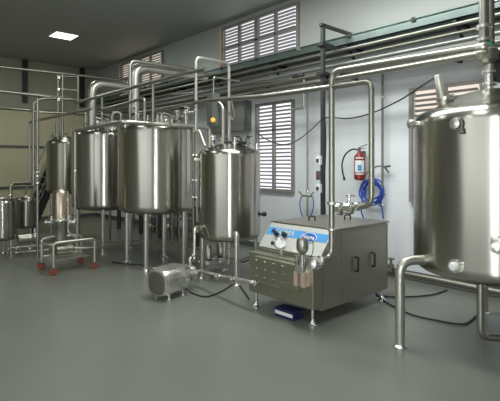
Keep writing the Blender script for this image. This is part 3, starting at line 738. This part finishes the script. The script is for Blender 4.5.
wall_pipe('overhead pipe sloping up to the right from the upright at far left', [V(*px_(30, 180, 2.6)), px_(30, 122, 2.6), px_(92, 108.5, 2.6)], .022, PIPE, fil=.05)
# pipe ladder
la = thing('pipe_ladder', 'ladder-like frame of thin pipes hanging over the far small tank', 'pipe frame', py_(68, 110, 8.4))
for px, yt, yb in ((58, 76, 140), (62.5, 74, 135), (78, 75, 118)):
    T = py_(px, yt, 8.4); B_ = py_(px, yb, 8.4); build('upright', MB().tube([T, V(T.x, T.y, B_.z)], .016), PIPE, la)
for ya, yb in ((76, 77), (89, 90.5)):
    build('rung', MB().tube([py_(58, ya, 8.4), py_(79, yb, 8.4)], .018), PIPE, la)
for yy in (78, 90, 100): build('joint', MB().lathe([(.02, -.03), (.04, -.02), (.04, .02), (.02, .03)], py_(58.5, yy, 8.38), (0, 0, 1), 12), CHROME, la)
# fittings on tank tops
for k, (px, py, d) in enumerate(((86, 126, 8.3), (98, 122, 8.2), (108, 120, 8.0), (165, 118, 7.3), (178, 116, 7.3), (186, 112, 7.2), (172, 121, 7.0))):
    p = pd(px, py, d); tk = tA if k < 3 else tB; dz = p.z - 2.2
    build('top_valve', MB().cyl(V(p.x, p.y, 2.1), V(p.x, p.y, p.z + .02), .022).lathe([(.03, -.04), (.05, -.02), (.05, .02), (.03, .04)], p, (0, 0, 1), 14).cyl(p, p + RT * .12, .015).bar(p + RT * .06 + V(0, 0, .06), p + RT * -.04 + V(0, 0, .09), .02, .012), [PIPE, CHROME][k % 2], tk)

random.seed(21)
for tk, (cx_, cy_), R_, n_ in ((tA, Ac, .5, 9), (tB, Bc, .5, 10), (tC, Cc, .3, 5), (tM, Mc, .36, 6)):
    zt_ = {id(tA): 2.19, id(tB): 2.19, id(tC): 2.12, id(tM): 1.79}[id(tk)]
    for k in range(n_):
        a_ = 2 * PI * k / n_ + random.uniform(-.2, .2); rr = R_ * random.uniform(.6, .95); x_ = cx_ + rr * math.cos(a_); y_ = cy_ + rr * math.sin(a_); h_ = random.uniform(.08, .2)
        f_ = build('top_fitting', MB().cyl(V(x_, y_, zt_ - .02), V(x_, y_, zt_ + h_), .018).ferrule(V(x_, y_, zt_ + h_ * .6), (0, 0, 1), .022, .015), (PIPE, CHROME, PIPED)[k % 3], tk)
        if k % 2: build('fitting_handle', MB().bar(V(x_, y_, zt_ + h_), V(x_ + .09 * math.cos(a_ + 1), y_ + .09 * math.sin(a_ + 1), zt_ + h_ + .03), .016, .012).cyl(V(x_, y_, zt_ + h_ - .01), V(x_, y_, zt_ + h_ + .03), .02), (DARK, GREYP)[k % 4 // 2], f_)
# orange device above mid tank
q = pd(213.5, 118, 6.6)
t = thing('motor_box', 'dark box with amber cover hanging above the left side of the mid tank', 'control box', q)
build('housing', MB().box(q + V(0, 0, .12), (.14, .14, .46), .01), GREYP, t)
build('amber_cover', MB().lathe([(.034, 0), (.034, .03), (.02, .05)], q + V(0, 0, -.04) - FW * .08, FW * -1, 20), ORANGE, t)
build('bracket', MB().tube([q + V(0, 0, .35), q + V(0, 0, .6), q + V(.5, 0, .6)], .012), PIPE, t)

# ------------------------------------------------------------------ tray and wall piping
Y_a, Y_b = -1.5, 13.0
tray = thing('cable_tray', 'green-grey cable tray running high along the window wall below the upper windows', 'cable tray', (5.7, 5.5, 3.4))
tm = MB().bb((5.55, Y_a, 3.38), (5.98, Y_b, 3.395)).bb((5.55, Y_a, 3.38), (5.57, Y_b, 3.50)).bb((5.96, Y_a, 3.38), (5.98, Y_b, 3.50))
build('trough', tm, TRAYM, tray)
build('cover', MB().bb((5.53, Y_a, 3.50), (5.985, Y_b, 3.515), .002), mat('reflective_green_cover', (.20, .27, .25), .22, .6, noise=.3, nscale=3), tray)
tray2 = thing('cable_tray', 'galvanised cable tray below the green-grey one on the window wall', 'cable tray', (5.7, 5.5, 3.05))
build('trough', MB().bb((5.6, Y_a, 2.98), (5.98, Y_b, 2.995)).bb((5.6, Y_a, 2.98), (5.615, Y_b, 3.12)), TRAYG, tray2)
for k in range(9):
    y = Y_a + .7 + k * 1.6
    br = build('wall_bracket', MB().bar((5.56, y, 3.355), (5.99, y, 3.355), .04, .04).bar((5.62, y, 3.35), (5.965, y, 3.03), .03, .03), DARK, tray)
    build('wall_bracket', MB().bar((5.58, y + .1, 2.95), (5.99, y + .1, 2.95), .04, .05), DARK, tray2)
for k in range(14):
    y = Y_a + .4 + k * 1.0; build('cover_clip', MB().bb((5.525, y, 3.47), (5.56, y + .05, 3.525)), DARK if k % 3 else PIPEB, tray)
runs = ((5.5, 3.30, .026, PIPE, 'uppermost bright steel pipe running along the window wall under the green tray'),
        (5.5, 3.19, .020, PIPED, 'second steel pipe down along the window wall under the green tray'),
        (5.46, 3.08, .03, TRAYG, 'dull grey pipe third down along the window wall'),
        (5.4, 2.97, .024, PIPED, 'fourth steel pipe down along the window wall'),
        (5.36, 2.86, .040, PIPE, 'lowest and thickest steel pipe running along the window wall'))
for x, z, r, ml, lb in runs:
    wall_pipe(lb, [(x, Y_a, z), (x, Y_b - .2, z)], r, ml, fil=0)
wall_pipe('bright thin conduit under the lower window-wall tray left of the grey post', [px_(130, 101, 5.6), px_(310, 76, 5.6)], .018, PIPEB)
# flat duct behind mid tank
dct = thing('duct_panel', 'flat grey duct panel on the wall left of the louvred window behind the mid tank', 'panel', (5.9, 7.3, 2.6))
build('panel', MB().bb((5.85, wy(256) + .12, 2.28), (5.999, wy(214), 2.85), .01), mat('light_grey_duct_paint', (.30, .31, .29), .5, noise=.1), dct)
build('edge_trim', MB().bb((5.84, wy(256) + .12, 2.27), (5.985, wy(256) + .16, 2.86), .003), PIPED, dct)
# grey post with boxes
POSTM = mat('dark_grey_post_paint', (.06, .065, .062), .4, .3, noise=.2)
ps = V(5.2, 4.15, 0)
po = thing('support_post', 'dark grey steel post with a horizontal arm reaching back to the window wall', 'post', ps)
build('upright', MB().bb((5.175, 4.12, 0), (5.235, 4.17, 3.64), .004), POSTM, po)
build('wall_arm', MB().bb((5.14, 4.12, 3.61), (5.995, 4.17, 3.655), .004), POSTM, po)
build('base_plate', MB().bb((5.1, 4.05, 0), (5.3, 4.25, .012)), GREYP, po)
for z in (3.32, 2.9, 2.75): build('pipe_clamp', MB().bb((5.13, 4.09, z), (5.40, 4.21, z + .05), .004), DARK, po)
for k, yy in enumerate((160.5, 175.5, 188.5)):
    p = px_(319, yy, 5.15)
    t = thing('socket_box', ['topmost', 'middle', 'lowest'][k] + ' small switch box on the dark grey post', 'switch', p)
    build('box', MB().box(p, (.06, .07, .13), .008), WHITEP if k != 1 else GREYP, t)
    build('switch', MB().box(p + V(-.035, 0, 0), (.02, .035, .05), .004), [DARK, REDC, DARK][k], t)
cable('thin black wire clipped down the dark grey post', [pd(324, 98, 6.45), pd(325.5, 140, 6.45), pd(324.5, 180, 6.45), pd(325, 215, 6.45)], .012)
# thin wall verticals
def vert(label, px, yt, yb, X, r, ml=None, joints=()):
    a = px_(px, yt, X); b = px_(px, yb, X); return wall_pipe(label, [a, V(a.x, a.y, b.z)], r, ml or PIPE, joints=[(px_(px, j, X), (0, 0, 1)) for j in joints])
vert('thin upright pipe on the wall just right of the extinguisher, dropping from the pipe run', 382.5, 66, 186, 5.9, .017, PIPED, joints=(97,))
vert('thin upright wall pipe with a tee valve, left of the grey post', 307.5, 76, 224, 5.85, .016, PIPE, joints=(190, 196))
a = px_(304, 76, 5.5); b = px_(304, 108, 5.5); c = px_(293, 108.5, 5.5)
wall_pipe('J-shaped steel pipe dropping from the wall run and hooking left above the louvred window', [a, V(a.x, a.y, b.z), V(c.x, c.y, b.z)], .022, PIPEB, fil=.07)
p = px_(298, 76, 5.45)
t = thing('wall_valve', 'small red and dark valve cluster under the tray above the louvred window', 'valve', p)
build('valve_body', MB().lathe([(.02, -.12), (.04, -.08), (.04, .08), (.02, .12)], p, (0, 1, 0), 14), DARK, t)
build('red_handle', MB().bar(p + V(0, -.1, .06), p + V(0, .1, .06), .02, .015).cyl(p, p + V(0, 0, .06), .01), REDC, t)
# tee valve w/ blue hoses
tv = px_(307.5, 196, 5.82)
t = thing('tap_manifold', 'small two-way tap on the thin wall pipe left of the grey post', 'tap', tv)
build('tee', MB().tube([tv + V(0, .12, 0), tv + V(0, -.12, 0)], .018).tube([tv + V(0, 0, .1), tv], .02), CHROME, t)
for s_ in (-1, 1): build('lever', MB().bar(tv + V(-.03, s_ * .1, .02), tv + V(-.03, s_ * .16, .07), .02, .012), PIPED, t)
for k, s_ in enumerate((1, -1)):
    cable('thin blue hose hanging from the small wall tap, ' + ['left', 'right'][k] + ' one', [tv + V(-.01, s_ * .12, -.01), tv + V(-.02, s_ * .15, -.12), tv + V(-.03, s_ * .12, -.28), tv + V(-.04, s_ * .03, -.42), tv + V(-.05, -s_ * .0, -.65)], .009, BLUE, 'hose', 'hose')
# base pipe and valve along the wall
wall_pipe('steel pipe running along the foot of the window wall behind the bent tank leg', [(5.86, 4.9, .08), (5.86, 2.9, .08), (5.86, 1.0, .07)], .035, PIPED)
p = px_(391, 268, 5.82)
t = thing('floor_valve', 'small valve standing on the pipe at the foot of the wall', 'valve', p)
build('stem', MB().cyl(V(p.x, p.y, .08), V(p.x, p.y, .26), .02), PIPE, t)
build('wheel', MB().lathe([(.03, 0), (.05, .006), (.05, .02), (.03, .026)], V(p.x, p.y, .25), (0, 0, 1), 16), PIPED, t)
build('coupling', MB().lathe([(.03, 0), (.045, .01), (.045, .06), (.03, .07)], V(p.x, p.y, .12), (0, 0, 1), 16), PIPED, t)

# ------------------------------------------------------------------ fire extinguisher
ec = px_(359.5, 166, 5.86); zc = ec.z
fx = thing('fire_extinguisher', 'red fire extinguisher with black hose hung on the white wall', 'fire extinguisher', (ec.x, ec.y, zc - .2))
EB = V(ec.x, ec.y, zc - .215); er = .082
build('cylinder', MB().lathe([(.06, 0), (er, .02), (er, .34), (.07, .38), (.035, .41), (.028, .44)], EB, (0, 0, 1), 32), RED, fx)
lb = []; lf = []; 
def label_patch(z0, z1, half, r, c, mt_, nm):
    mb = MB(); n = 14; mid = math.atan2(-c.y, -c.x)
    vs = []; 
    for k in range(n + 1):
        a = mid - half + 2 * half * k / n
        vs += [V(c.x + r * math.cos(a), c.y + r * math.sin(a), c.z + z0), V(c.x + r * math.cos(a), c.y + r * math.sin(a), c.z + z1)]
    mb.add(vs, [[2 * k, 2 * k + 2, 2 * k + 3, 2 * k + 1] for k in range(n)], True); return build(nm, mb, mt_, fx)
lab = label_patch(.12, .30, .95, er + .0015, EB, WHITEP, 'paper_label')
label_patch(.14, .23, .35, er + .003, EB, BAND, 'label_print')
label_patch(.325, .345, .75, er + .0025, EB, WHITEP, 'top_stripe')
label_patch(.085, .105, .75, er + .0025, EB, WHITEP, 'bottom_stripe')
tp = EB + V(0, 0, .44)
vh = build('valve_head', MB().cyl(tp, tp + V(0, 0, .05), .022).lathe([(.02, 0), (.02, .02)], tp + V(0, 0, .02), (-1, 0, 0), 12), PIPED, fx)
build('squeeze_lever', MB().bar(tp + V(0, .02, .05), tp + V(0, -.13, .10), .02, .008).bar(tp + V(0, .02, .035), tp + V(0, -.11, .045), .02, .008), DARK, vh)
build('hose', MB().spline([tp + V(0, .02, .02), tp + V(-.02, .12, .03), tp + V(-.03, .24, -.05), tp + V(-.03, .30, -.19), tp + V(-.03, .29, -.32), tp + V(-.03, .265, -.40)], .012), BLACK, fx)
build('nozzle', MB().cyl(tp + V(-.03, .267, -.39), tp + V(-.03, .255, -.45), .016, 12, .02), BLACK, fx)
build('wall_hook', MB().box((5.975, ec.y, zc + .19), (.05, .05, .08), .004), PIPED, fx)

# ------------------------------------------------------------------ blue hose coil
hcn = px_(373, 191, 5.93)
mb = MB()
hk = tag(build('hose_reel_hook', MB().box(hcn + V(.05, 0, .12), (.03, .06, .06), .005).tube([hcn + V(.06, 0, .12), hcn + V(-.07, 0, .12), hcn + V(-.09, 0, .17)], .01), PIPED, None, hcn), 'small wall hook holding the blue hose coil', 'hook')
pts = []
for k in range(5 * 24 + 1):
    a = 2 * PI * k / 24; r = .165 + .030 * math.sin(a * .37 + 1) + .012 * math.sin(k * .9)
    pts.append(hcn + V(-.035 + .03 * math.sin(a * .31), r * math.cos(a) * 1.02, r * math.sin(a) - .01 + .012 * math.sin(a * .2)))
mb.tube(pts, .0125, 8, 0)
e = pts[-1]
mb.spline([e, e + V(-.01, -.03, -.15), e + V(-.02, -.02, -.3), e + V(0, -.05, -.42)], .011)
mb.spline([pts[12], pts[12] + V(-.02, .03, -.12), pts[12] + V(-.01, .01, -.28), pts[12] + V(0, .0, -.4)], .011)
mb.spline([pts[20], pts[20] + V(-.03, -.1, .02), hcn + V(-.04, -.22, -.03)], .012)
one('hose', mb, BLUE, 'coiled bright blue hose hanging on the white wall', 'hose', origin=hcn)
g0 = px_(364, 181, 5.88); g1 = px_(372, 169, 5.9); g2 = px_(387, 168, 5.9)
t = thing('spray_gun', 'dark spray lance with a curved hose above the blue coil', 'spray gun', g1)
build('lance', MB().spline([g0, px_(367, 173, 5.88), g1, px_(379, 166, 5.9), g2], .011), PIPED, t)
build('trigger', MB().bar(g2 + V(0, .03, 0), g2 + V(0, -.03, -.07), .015, .015).bar(g2 + V(0, .08, .01), g2 + V(0, -.05, .03), .02, .02), DARK, t)
p = px_(381, 205, 5.92)
t = thing('hose_tap', 'small tap on the wall at the lower edge of the blue hose coil', 'tap', p)
build('body', MB().cyl(V(5.999, p.y, p.z), p, .018).lathe([(.02, -.04), (.028, 0), (.02, .04)], p, (0, 1, 0), 12), CHROME, t)
build('lever', MB().bar(p + V(-.01, 0, .03), p + V(-.01, .08, .04), .015, .008), DARK, t)

# ------------------------------------------------------------------ manifold above the near tank
q0 = pd(484, 8, 3.98); q1 = pd(484, 62, 3.98)
mf = thing('valve_manifold', 'vertical pipe and valve assembly standing on top of the near right tank', 'valve', V(q1.x, q1.y, 2.25))
build('riser', MB().tube([V(q1.x, q1.y, 3.6), V(q1.x, q1.y, 2.52)], .042, 16), PIPE, mf)
q2 = pd(491, 10, 4.1); build('riser', MB().tube([V(q2.x, q2.y, 3.6), V(q2.x, q2.y, 2.6)], .03, 14), PIPED, mf)
for py in (27, 40, 52): build('clamp_ring', MB().ferrule(pd(484, py, 3.98), (0, 0, 1), .042, .022), CHROME, mf)
c = pd(488, 54, 3.95)
build('valve_body', MB().lathe([(.05, -.08), (.085, -.05), (.085, .03), (.05, .06)], c, (0, 0, 1), 20), PIPED, mf)
build('green_cap', MB().lathe([(.045, 0), (.045, .04), (.03, .05)], c + V(0, 0, .05), (0, 0, 1), 16), mat('green_cap_plastic', (.05, .30, .17), .4), mf)
build('lower_pipe', MB().cyl(pd(489.5, 58, 4.0), pd(489.5, 71, 4.0), .045), PIPEB, mf)
c = pd(499, 66, 4.0); build('actuator', MB().box(c, (.12, .12, .22), .015).cyl(pd(499, 52, 4.0), pd(499, 82, 4.0), .05), BLACK, mf)
wall_pipe('short steel pipe joining the overhead pipe to the valve assembly on the near tank', [V(XR, 1.40, z1 - .03), V(XR, 1.33, z1 - .03), pd(484, 50, 3.98)], .033, PIPEB, fil=.05)
wall_pipe('bright steel pipe beside the valve assembly leaving at the right edge', [pd(492, 70, 4.05), pd(520, 74, 4.05)], .035, PIPEB)

# ------------------------------------------------------------------ world and view
w = bpy.data.worlds.new('world'); S.world = w; w.use_nodes = True
w.node_tree.nodes['Background'].inputs[0].default_value = (.75, .85, 1, 1); w.node_tree.nodes['Background'].inputs[1].default_value = .4
S.view_settings.view_transform = 'Standard'
S.view_settings.exposure = 0
S.view_settings.gamma = 1
